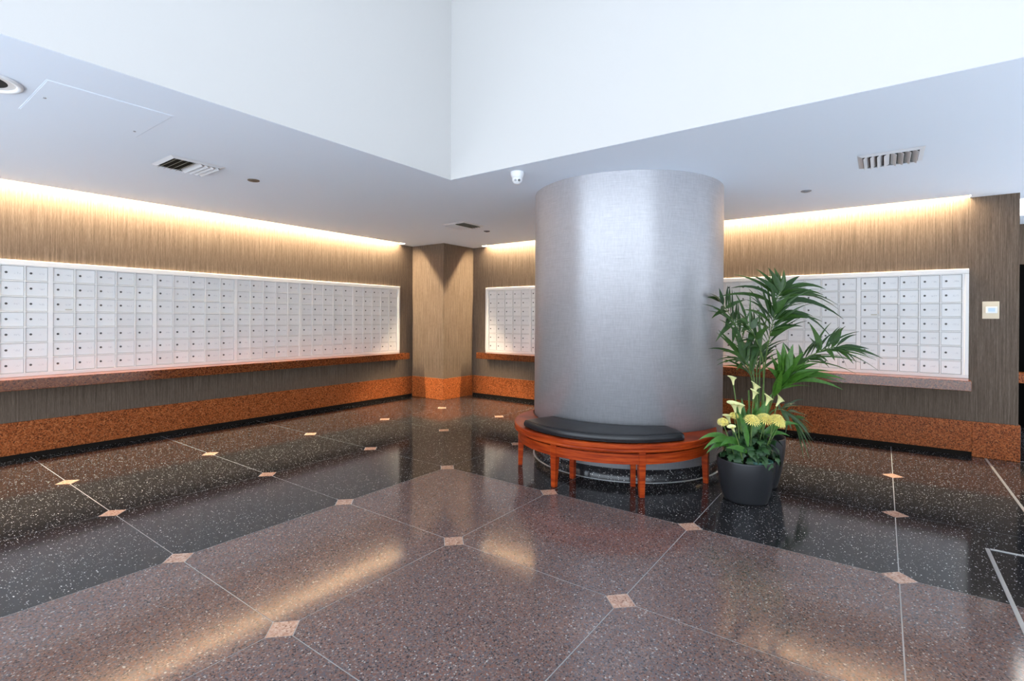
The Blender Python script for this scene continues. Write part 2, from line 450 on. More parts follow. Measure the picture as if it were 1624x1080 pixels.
# ================================================================== ceiling
T = 0.05
LEND = 6.383; RTOP = 6.141; RBOT = -0.768           # ends of cove slots, frames and shelves
c_ = MB()
c_.box(-4.5, LEND, RY, LIPY, ZC, ZC + T)
c_.box(LEND, LIPX, RY, LW + WP, ZC, ZC + T)
c_.box(LIPX, RW + WP, RTOP, LW + WP, ZC, ZC + T)
c_.box(RX, LIPX, RBOT, RY, ZC, ZC + T)
c_.box(RX, 10.0, -6, RBOT, ZC, ZC + T)
struct(c_.build('ceiling', M['ceiling']))
# cove boxes above the slots
ct = 3.16
cv = MB(); cv.box(-4.5, LEND, LIPY - 0.16, LW + WP, ct, ct + 0.03); cv.box(-4.5, LEND, LIPY - 0.19, LIPY - 0.16, ZC + T, ct + 0.03); cv.box(LEND, LEND + 0.03, LIPY - 0.19, LW + WP, ZC + T, ct + 0.03)
struct(cv.build('trim_1', M['upper']))
cv = MB(); cv.box(LIPX - 0.16, RW + WP, RBOT, RTOP, ct, ct + 0.03); cv.box(LIPX - 0.19, LIPX - 0.16, RBOT, RTOP, ZC + T, ct + 0.03); cv.box(LIPX - 0.19, RW + WP, RTOP, RTOP + 0.03, ZC + T, ct + 0.03); cv.box(LIPX - 0.19, RW + WP, RBOT - 0.03, RBOT, ZC + T, ct + 0.03)
struct(cv.build('trim_2', M['upper']))


def led_tube(name, p0, p1, label):
    t = MB().tube([p0, p1], 0.014, n=8).build(name, M['led']); return tag(t, label, 'light')


led_tube('cove_light', (-4.4, LIPY + 0.118, ZC + 0.150), (LEND - 0.03, LIPY + 0.118, ZC + 0.150), 'warm light strip hidden in the slot above the left wall')
led_tube('cove_light', (LIPX + 0.108, RBOT + 0.03, ZC + 0.150), (LIPX + 0.108, RTOP - 0.03, ZC + 0.150), 'warm light strip hidden in the slot above the right wall')
# double-height opening: upper walls and lobby ceiling
struct(MB().box(-4.5, RX + 0.12, RY, RY + 0.12, ZC + T, 5.3).box(-4.5, RX + 0.0, RY - 0.003, RY + 0.0, ZC + 0.001, 5.3).build('wall_upper_left', M['upper']))
struct(MB().box(RX, RX + 0.12, -6, RY, ZC + T, 5.3).box(RX - 0.003, RX, -6, RY, ZC + 0.001, 5.3).build('wall_upper_right', M['upper']))
struct(MB().box(-4.6, -4.5, -6, RY + 0.12, ZC, 5.4).build('wall_light_block_back', M['upper']))  # unseen wall added to keep direct daylight off the upper walls
struct(MB().box(-4.6, RX + 0.12, -6.1, -6, ZC, 5.4).build('wall_light_block_front', M['upper']))  # second added wall out of view, blocks daylight above soffit level
struct(MB().box(-4.5, RX + 0.12, -6, RY + 0.12, 5.3, 5.4).build('ceiling_upper', M['upper']))

# ================================================================== mailboxes
NU_L, NU_R = 6, 7
PD = (PU - 0.030) / 5; ROW = 0.1616; Z0 = 0.895; ZTOP = Z0 + 7 * ROW
BARW = 0.011


def housing_mesh():
    m = MB(); h = 7 * ROW
    m.box(0, PU, -0.002, 0.0, 0, h)
    me_b = m.mesh('backing', M['backing'])
    g = MB()
    yb = -0.022
    g.box(0, 0.015 + BARW / 2, yb, -0.002, 0, h); g.box(PU - 0.015 - BARW / 2, PU, yb, -0.002, 0, h)
    for i in range(1, 5):
        x = 0.015 + PD * i; g.box(x - BARW / 2, x + BARW / 2, yb, -0.002, 0, h)
    for r in range(8):
        z = r * ROW; lo = max(0, z - BARW / 2); hi = min(h, z + BARW / 2)
        g.box(0.0, PU, yb - 0.0015, -0.002, lo, hi)
    return me_b, g.mesh('grid_frame', M['white'])


DW, DH = PD - BARW - 0.005, ROW - BARW - 0.006


def door_mesh():
    m = MB(); x, z, y0, y1, c = DW / 2, DH / 2, -0.0135, -0.003, 0.003
    m.add([(-x, y1, -z), (x, y1, -z), (x, y1, z), (-x, y1, z), (-x, y0 + c, -z), (x, y0 + c, -z), (x, y0 + c, z), (-x, y0 + c, z),
           (-x + c, y0, -z + c), (x - c, y0, -z + c), (x - c, y0, z - c), (-x + c, y0, z - c)],
          [(0, 1, 5, 4), (1, 2, 6, 5), (2, 3, 7, 6), (3, 0, 4, 7), (4, 5, 9, 8), (5, 6, 10, 9), (6, 7, 11, 10), (7, 4, 8, 11), (8, 9, 10, 11), (3, 2, 1, 0)])
    return m.mesh('door', M['door'])


def lock_mesh(material):
    m = MB(); n = 12
    prof = [(0.0115, 0.0), (0.0115, 0.003), (0.0085, 0.0055), (0.0035, 0.0055), (0.003, 0.004)]
    m.lathe(prof, n, cap_top=True)
    m.v = [(x, -z, y) for x, y, z in m.v]      # axis along -y
    return m.mesh('lock', material)


me_back, me_grid = housing_mesh(); me_door = door_mesh(); me_lock = lock_mesh(M['lock']); me_lockp = lock_mesh(M['palelock'])
me_tag = MB().box(-0.03, 0.03, -0.0015, 0, -0.007, 0.007).mesh('name_tag', M['tag'])
order = ['first', 'second', 'third', 'fourth', 'fifth', 'sixth', 'seventh']


def mailbox_unit(loc, rz, label, group, pale=(), tags=()):
    t = empty('mailbox_unit', loc, rz); tag(t, label, 'mailboxes', group)
    link('backing', me_back, t); link('grid_frame', me_grid, t)
    for r in range(7):
        for c in range(5):
            dx = 0.015 + PD * (c + 0.5); dz = ROW * (6 - r + 0.5)
            dr = link('door', me_door, t, (dx, 0, dz))
            link('lock', me_lockp if (c, r) in pale else me_lock, dr, (-DW * 0.27, -0.0135, 0.004))
            if (c, r) in tags: link('name_tag', me_tag, dr, (0.045, -0.0135, -DH * 0.36))
    return t


LEFT_END = 6.335
for k in range(NU_L):
    pale = {2: [], 3: [(1, 0), (1, 1)], 1: [(0, 2), (2, 5)], 2: [(0, 0), (0, 2)]}.get(k, [])
    tags_ = {4: [(0, 2)]}.get(k, [])
    mailbox_unit((LEFT_END - PU * (k + 1), LW + WP - 0.001, Z0), 0, 'white mailbox unit on the left wall, %s along from the corner pier' % order[k], 'mailbox units on the left wall', pale, tags_)
R_BOT = -0.7315
for k in range(NU_R):
    tags_ = {0: [(0, 2)]}.get(k, [])
    mailbox_unit((RW + WP - 0.001, R_BOT + PU * (k + 1), Z0), -PI / 2, 'white mailbox unit on the right wall, %s along from the ivory wall plate' % order[k], 'mailbox units on the right wall', [], tags_)


def surround(name, u0, u1, i0, i1, label, left):
    # local u along the wall, front towards -y
    zt, zi = 2.082, ZTOP
    t = empty(name, (0, LW + WP, 0) if left else (RW + WP, 0, 0), 0 if left else -PI / 2); tag(t, label, 'frame')
    f = -0.029
    o = MB().box(u0, u1, f, -0.001, zi, zt).build('top_rail', M['white'], t); bevel(o, 0.006)
    o = MB().box(u0, u1, f + 0.006, -0.001, ZS, Z0).build('bottom_rail', M['white'], t); bevel(o, 0.004)
    if u0 < i0: bevel(MB().box(u0, i0, f, -0.001, Z0, zi).build('side_stile', M['white'], t), 0.005)
    if u1 > i1: bevel(MB().box(i1, u1, f, -0.001, Z0, zi).build('side_stile', M['white'], t), 0.005)
    return t


surround('mailbox_surround', LEFT_END - PU * NU_L - 0.05, LEND, LEFT_END - PU * NU_L, LEFT_END, 'white frame around the mailboxes on the left wall', True)
surround('mailbox_surround', -RTOP, -RBOT, -(R_BOT + PU * NU_R), -R_BOT, 'white frame around the mailboxes on the right wall', False)

sh = MB().box(LEFT_END - PU * NU_L - 0.05, LEND, LW - 0.28, LW + WP, ZSB, ZS).build('wall_shelf', M['ledge']); bevel(sh, 0.004)
tag(sh, 'long orange granite ledge under the left wall mailboxes', 'shelf')
sh = MB().box(RW - 0.28, RW + WP, RBOT, RTOP, ZSB, ZS).build('wall_shelf', M['ledge']); bevel(sh, 0.004)
tag(sh, 'long orange granite ledge under the right wall mailboxes behind the column', 'shelf')

# ivory control plate
wp = empty('wall_plate', (RW + WP, -0.947, 1.62), -PI / 2); tag(wp, 'ivory square control plate beside the right mailboxes', 'control plate')
bevel(MB().box(-0.069, 0.069, -0.008, 0, -0.094, 0.094).build('plate', M['ivory'], wp), 0.003)
h_ = MB().box(-0.042, 0.05, -0.030, -0.008, -0.034, 0.036).build('housing', M['plastic'], wp); bevel(h_, 0.004)
MB().box(-0.024, 0.032, -0.0315, -0.030, -0.018, 0.022).build('display', M['bluebtn'], h_)

# ================================================================== ceiling fittings
def vent(x0, x1, y0, y1, axis, label, tan_half):
    t = empty('ceiling_vent', ((x0 + x1) / 2, (y0 + y1) / 2, ZC), 0 if axis == 'y' else PI / 2)
    tag(t, label, 'vent', 'ceiling air vents')
    s = 0.222
    MB().box(-s + 0.01, s - 0.01, -s + 0.01, s - 0.01, -0.003, -0.001).build('duct_opening', M['ventdark'], t)
    f = MB(); w = 0.035
    f.add([(-s, -s, -0.002), (s, -s, -0.002), (s, s, -0.002), (-s, s, -0.002), (-s + w, -s + w, -0.016), (s - w, -s + w, -0.016), (s - w, s - w, -0.016), (-s + w, s - w, -0.016)],
          [(0, 4, 5, 1), (1, 5, 6, 2), (2, 6, 7, 3), (3, 7, 4, 0)])
    f.build('frame', M['vent'], t)
    n = 4; inner = s - w
    for sgn in (-1, 1):
        for k in range(n):
            x = sgn * (0.004 + inner * k / n)
            bot = x + sgn * 0.036
            top = x
            sl = MB(); yy = inner
            sl.add([(top, -yy, -0.003), (bot, -yy, -0.030), (bot + sgn * 0.002, -yy, -0.029), (top + sgn * 0.002, -yy, -0.002),
                    (top, yy, -0.003), (bot, yy, -0.030), (bot + sgn * 0.002, yy, -0.029), (top + sgn * 0.002, yy, -0.002)],
                   [(0, 1, 5, 4), (1, 2, 6, 5), (2, 3, 7, 6), (3, 0, 4, 7), (0, 3, 2, 1), (4, 5, 6, 7)])
            sl.build('slat', M['venttan'] if (tan_half and sgn < 0) else M['vent'], t)  # slats of one half get a darker tan
    return t


vent(1.746, 2.187, 4.86, 5.31, 'y', 'square slatted ceiling vent above the left wall mailboxes, beside the access panel', True)
vent(5.36, 5.79, 4.77, 5.22, 'x', 'square slatted ceiling vent near the corner pier', True)
vent(5.09, 5.55, -0.256, 0.175, 'x', 'pale square slatted ceiling vent right of the column', False)


def disc(name, x, y, r, material, label, cat):
    t = empty(name, (x, y, ZC)); tag(t, label, cat)
    MB().lathe([(r, -0.0005), (r, -0.006), (r * 0.9, -0.009)], 24, cap_top=True).build('cover_ring', material, t)
    MB().lathe([(r * 0.6, -0.009), (r * 0.55, -0.014), (r * 0.2, -0.016)], 20, cap_top=True).build('cover_disc', material, t)


disc('sprinkler_cover', 2.555, 5.09, 0.055, M['bronze'], 'small bronze sprinkler cover beside the left ceiling vent', 'sprinkler')
disc('sprinkler_cover', 6.18, 5.03, 0.05, M['darkmetal'], 'small dark sprinkler cover near the corner pier', 'sprinkler')
disc('sprinkler_cover', 6.17, 0.665, 0.05, M['greymetal'], 'small grey sprinkler cover right of the column', 'sprinkler')

# access panel
hp = empty('access_panel', (1.095, 4.265, ZC)); tag(hp, 'large flush access panel in the ceiling at far left', 'panel')
bevel(MB().box(-0.32, 0.32, -0.345, 0.345, -0.0025, 0.0).build('panel_leaf', M['ceiling'], hp), 0.001)
fr = MB()
for a in ((-0.327, -0.322, -0.352, 0.352), (0.322, 0.327, -0.352, 0.352), (-0.322, 0.322, -0.352, -0.347), (-0.322, 0.322, 0.347, 0.352)): fr.box(*a, -0.0012, 0.0)
fr.build('panel_frame', M['ceiling'], hp)
for x, y in ((-0.27, -0.02), (0.27, 0.2)): MB().lathe([(0.008, 0), (0.008, -0.007)], 10, c=(x, y, 0), cap_top=True).build('latch', M['greymetal'], hp)

# recessed downlight at far left
dl = empty('recessed_downlight', (0.545, 4.22, ZC)); tag(dl, 'round recessed white ceiling downlight cut by the left edge', 'downlight')
MB().lathe([(0.178, -0.001), (0.178, -0.008), (0.168, -0.014), (0.150, -0.012), (0.145, -0.002)], 40).build('trim_ring', M['plastic'], dl)
MB().lathe([(0.147, -0.003), (0.11, -0.0025)], 40).build('baffle', M['white'], dl)
MB().lathe([(0.112, -0.002), (0.05, -0.0018)], 32, cap_top=True).build('aperture', M['void'], dl)

# turret camera
cmr = empty('security_camera', (3.85, 2.77, ZC)); tag(cmr, 'white turret security camera under the ceiling left of the column', 'camera')
MB().lathe([(0.062, -0.0005), (0.064, -0.012), (0.060, -0.03), (0.052, -0.052), (0.046, -0.058)], 28).build('base', M['plastic'], cmr)
ball = MB().lathe([(0.001, -0.115), (0.022, -0.111), (0.038, -0.098), (0.047, -0.080), (0.048, -0.066), (0.044, -0.05)], 28).build('ball', M['plastic'], cmr)
dirc = Vector((-3.85, -2.77, -1.1)).normalized(); side = dirc.cross(Vector((0, 0, 1))).normalized(); upc = side.cross(dirc)
for sgn, mt in ((-1, M['lens']), (1, M['glassgrey'])):
    c0 = Vector((0, 0, -0.072)) + dirc * 0.044 + side * (0.017 * sgn) - upc * 0.004
    MB().tube([c0, c0 + dirc * 0.008], 0.0115, n=14).build('lens', mt, ball)

# ================================================================== column
cl = empty('column', (CX, CY, 0)); tag(cl, 'wide round column wrapped in silver grey cloth', 'column')
MB().lathe([(CR - 0.03, 0.117), (CR, 0.12), (CR, ZC - 0.001)], 128).build('shaft', M['cloth'], cl)
MB().lathe([(CR - 0.004, 0.0005), (CR - 0.004, 0.118)], 128, cap_top=True).build('plinth', M['plinth'], cl)
MB().lathe([(CR + 0.012, 0.0005), (CR + 0.012, 0.004), (CR - 0.004, 0.005)], 128).build('plinth_strip', M['steel'], cl)

# ================================================================== bench
def circ_pts(cx, cy, r, a0, a1, n): return [(cx + r * math.cos(a0 + (a1 - a0) * i / n), cy + r * math.sin(a0 + (a1 - a0) * i / n)) for i in range(n + 1)]


def crescent(rb, rc, n=64, trim=0.0):
    dx, dy = CX - BX, CY - BY; d_ = math.hypot(dx, dy); th = math.atan2(dy, dx)
    a = (rb * rb - rc * rc + d_ * d_) / (2 * d_); h = math.sqrt(rb * rb - a * a)
    aa = math.atan2(h, a); ab = math.atan2(h, a - d_)
    outer = circ_pts(BX, BY, rb, th + aa + trim, th + 2 * PI - aa - trim, n)
    inner = circ_pts(CX, CY, rc, th - ab + 2 * PI - trim, th + ab + trim, n)
    return outer, inner


bench = empty('bench', (BX, BY, 0)); tag(bench, 'curved red cherry wood bench wrapping the foot of the column', 'bench')


def loc2(pts): return [(x - BX, y - BY) for x, y in pts]


def ring_part(name, rb, rc, z0, z1, prof=None):
    o, i = crescent(rb, rc)
    return MB().prism(loc2(o + i), z0, z1).build(name, M['wood'], bench)


def strip_solid(outer, inner, prof_o):
    # solid between two arcs; prof_o = list of (offset inwards, z) from bottom to top on the outer side
    m = MB(); n = len(outer); cols = []
    for (ox, oy), (ix, iy) in zip(outer, reversed(inner)):
        d_ = Vector((ix - ox, iy - oy)); L = d_.length; d_ = d_ / max(L, 1e-6)
        col = [(ix - BX, iy - BY, prof_o[0][1])]
        for off, z in prof_o:
            off = min(off, L * 0.45); col.append((ox + d_.x * off - BX, oy + d_.y * off - BY, z))
        col.append((ix - BX, iy - BY, prof_o[-1][1])); cols.append(col)
    k = len(cols[0]); v = [p for c in cols for p in c]; f = []
    for i in range(n - 1):
        for j in range(k):
            j2 = (j + 1) % k; f.append((i * k + j, (i + 1) * k + j, (i + 1) * k + j2, i * k + j2))
    f.append(tuple(range(k))[::-1]); f.append(tuple((n - 1) * k + j for j in range(k)))
    m.add(v, f, False); return m


o_, i_ = crescent(BR, CR + 0.012, 72)
ZT = 0.455
seat = strip_solid(o_, i_, [(0.014, 0.388), (0.004, 0.391), (0.0, 0.400), (0.004, 0.412), (0.0, 0.424), (0.0, 0.446), (0.004, 0.452), (0.010, ZT)]).build('seat', M['wood'], bench)
o_, i_ = crescent(BR - 0.028, BR, 10)
th = math.atan2(CY - BY, CX - BX)


def arc_band(name, rb, wth, z0, z1, a0, a1, n=60):
    out = circ_pts(0, 0, rb, a0, a1, n); inn = circ_pts(0, 0, rb - wth, a1, a0, n)
    return MB().prism(out + inn, z0, z1).build(name, M['wood'], bench)


A_legs = [math.radians(a) for a in (126.5, 172.7, 220.4, 270.2)]
arc_band('apron', BR - 0.045, 0.03, 0.280, 0.366, math.radians(117), math.radians(279))
arc_band('apron_bead', BR - 0.085, 0.02, 0.350, 0.389, math.radians(117), math.radians(279))


def leg(x, y, ang, wt=0.062, wb=0.043, ztop=0.389):
    m = MB(); c, s = math.cos(ang), math.sin(ang)
    def P(u, w, z): return (x + u * c - w * s, y + u * s + w * c, z)
    v = []
    # outer face stays put, the leg tapers inwards
    for z, w in ((0.0, wb), (0.30, wt), (ztop, wt)):
        v += [P(-w, -w / 2, z), P(0, -w / 2, z), P(0, w / 2, z), P(-w, w / 2, z)]
    f = [(3, 2, 1, 0), (8, 9, 10, 11)]
    for q in (0, 4):
        for j in range(4): f.append((q + j, q + (j + 1) % 4, q + 4 + (j + 1) % 4, q + 4 + j))
    m.add(v, f); return bevel(m.build('leg', M['wood'], bench), 0.003, 1)


for a in A_legs: leg((BR - 0.040) * math.cos(a), (BR - 0.040) * math.sin(a), a)
for a in (178.0, 207.5):
    a = math.radians(a); px, py = CX + 1.125 * math.cos(a) - BX, CY + 1.125 * math.sin(a) - BY
    leg(px, py, a, 0.05, 0.045)

# cushion on the bench
cu = empty('bench_cushion', (BX, BY, ZT)); tag(cu, 'black vinyl seat cushion lying on the curved bench', 'cushion')
a0, a1 = math.radians(145.5), math.radians(244.5)
nC = 48; rings = []
r_in_edges = []
for i in range(nC + 1):
    a = a0 + (a1 - a0) * i / nC
    ox, oy = BX + 0.962 * math.cos(a), BY + 0.962 * math.sin(a)
    # ray towards the column centre until its skin
    dx, dy = CX - ox, CY - oy; L = math.hypot(dx, dy)
    ix, iy = ox + dx / L * (L - CR - 0.012), oy + dy / L * (L - CR - 0.012)
    rings.append(((ox, oy), (ix, iy)))
m = MB(); cols = []
for i, ((ox, oy), (ix, iy)) in enumerate(rings):
    d_ = Vector((ix - ox, iy - oy)); L = d_.length; d_ /= L
    e = min(i, nC - i) / 3.0; es = min(1.0, 0.72 + 0.28 * math.sqrt(min(1, e)))
    hgt = 0.078 * (0.80 if i in (0, nC) else (0.95 if i in (1, nC - 1) else 1.0))
    prof = [(0.012, 0.002), (0.0, 0.014), (-0.004, 0.036), (0.0, hgt - 0.018), (0.010, hgt - 0.005), (0.030, hgt), (L * 0.5, hgt + 0.004), (L - 0.03, hgt), (L - 0.008, hgt - 0.008), (L, hgt - 0.025), (L, 0.002)]
    cols.append([(ox + d_.x * u - BX, oy + d_.y * u - BY, z) for u, z in prof])
k = len(cols[0]); v = [p for c in cols for p in c]; f = []
for i in range(nC):
    for j in range(k): f.append((i * k + j, (i + 1) * k + j, (i + 1) * k + (j + 1) % k, i * k + (j + 1) % k))
f.append(tuple(range(k))[::-1]); f.append(tuple(nC * k + j for j in range(k)))
m.add(v, f, True); cush = m.build('cushion_body', M['vinyl'], cu)
pts = [(c[4][0], c[4][1], c[4][2] + 0.001) for c in cols]; MB().tube(pts, 0.003, n=5).build('piping', M['vinyl'], cu)
pts = [(c[1][0], c[1][1], c[1][2]) for c in cols]; MB().tube(pts, 0.003, n=5).build('piping', M['vinyl'], cu)

# ================================================================== plants
RT = Vector((math.sin(YAW), -math.cos(YAW), 0)); FW = Vector((math.cos(YAW), math.sin(YAW), 0)); UP = Vector((0, 0, 1))


def planter(parent, r_top, r_bot, h):
    prof = [(r_bot - 0.03, 0.0), (r_bot - 0.006, 0.004), (r_bot, 0.02)]
    for i in range(1, 9):
        t = i / 8; prof.append((r_bot + (r_top - r_bot) * (1 - (1 - t) ** 1.8), 0.02 + (h - 0.03) * t))
    prof += [(r_top, h - 0.004), (r_top - 0.004, h), (r_top - 0.012, h - 0.003), (r_top - 0.014, h - 0.06)]
    MB().lathe(prof, 56, cap_bottom=True).build('pot', M['pot'], parent)
    MB().lathe([(r_top - 0.013, h - 0.055), (r_top * 0.5, h - 0.045)], 32, cap_top=True).build('soil', M['soil'], parent)


def bez(p0, p1, p2, t): return p0 * ((1 - t) ** 2) + p1 * (2 * t * (1 - t)) + p2 * t * t


def blade(p0, p1, p2, width, nrm, fold=0.25, n=7, wmax=0.35):
    """leaf blade along a quadratic curve, folded along its midrib"""
    m = MB(); v = []; f = []
    for i in range(n + 1):
        t = i / n; p = bez(p0, p1, p2, t)
        d_ = ((p1 - p0) * (1 - t) + (p2 - p1) * t).normalized()
        s_ = d_.cross(nrm)
        if s_.length < 1e-3: s_ = d_.cross(Vector((0.2, 0.5, 0.8)))
        s_.normalize(); nn = s_.cross(d_).normalized()
        w = width * 0.5 * (math.sin(PI * min(1, (t * (1 - 2 * abs(wmax - 0.5)) + (0.0 if wmax >= .5 else 0)) / 1.0)) if False else ((t / wmax) ** 0.6 if t < wmax else max(0.0, (1 - (t - wmax) / (1 - wmax))) ** 0.85))
        w = max(w, 0.0012)
        v += [tuple(p + s_ * w + nn * (fold * w)), tuple(p), tuple(p - s_ * w + nn * (fold * w))]
    for i in range(n):
        a = i * 3; f += [(a, a + 1, a + 4, a + 3), (a + 1, a + 2, a + 5, a + 4)]
    m.add(v, f, True); return m


# -------- kentia palm. coordinates are metres: (to the right, height, away) from the pot centre
palm = empty('potted_palm', (5.05, 0.93, 0)); tag(palm, 'tall kentia palm in a charcoal planter beside the column', 'plant')
planter(palm, 0.242, 0.18, 0.45)


def LV(a, z, c): return RT * a + UP * z + FW * c


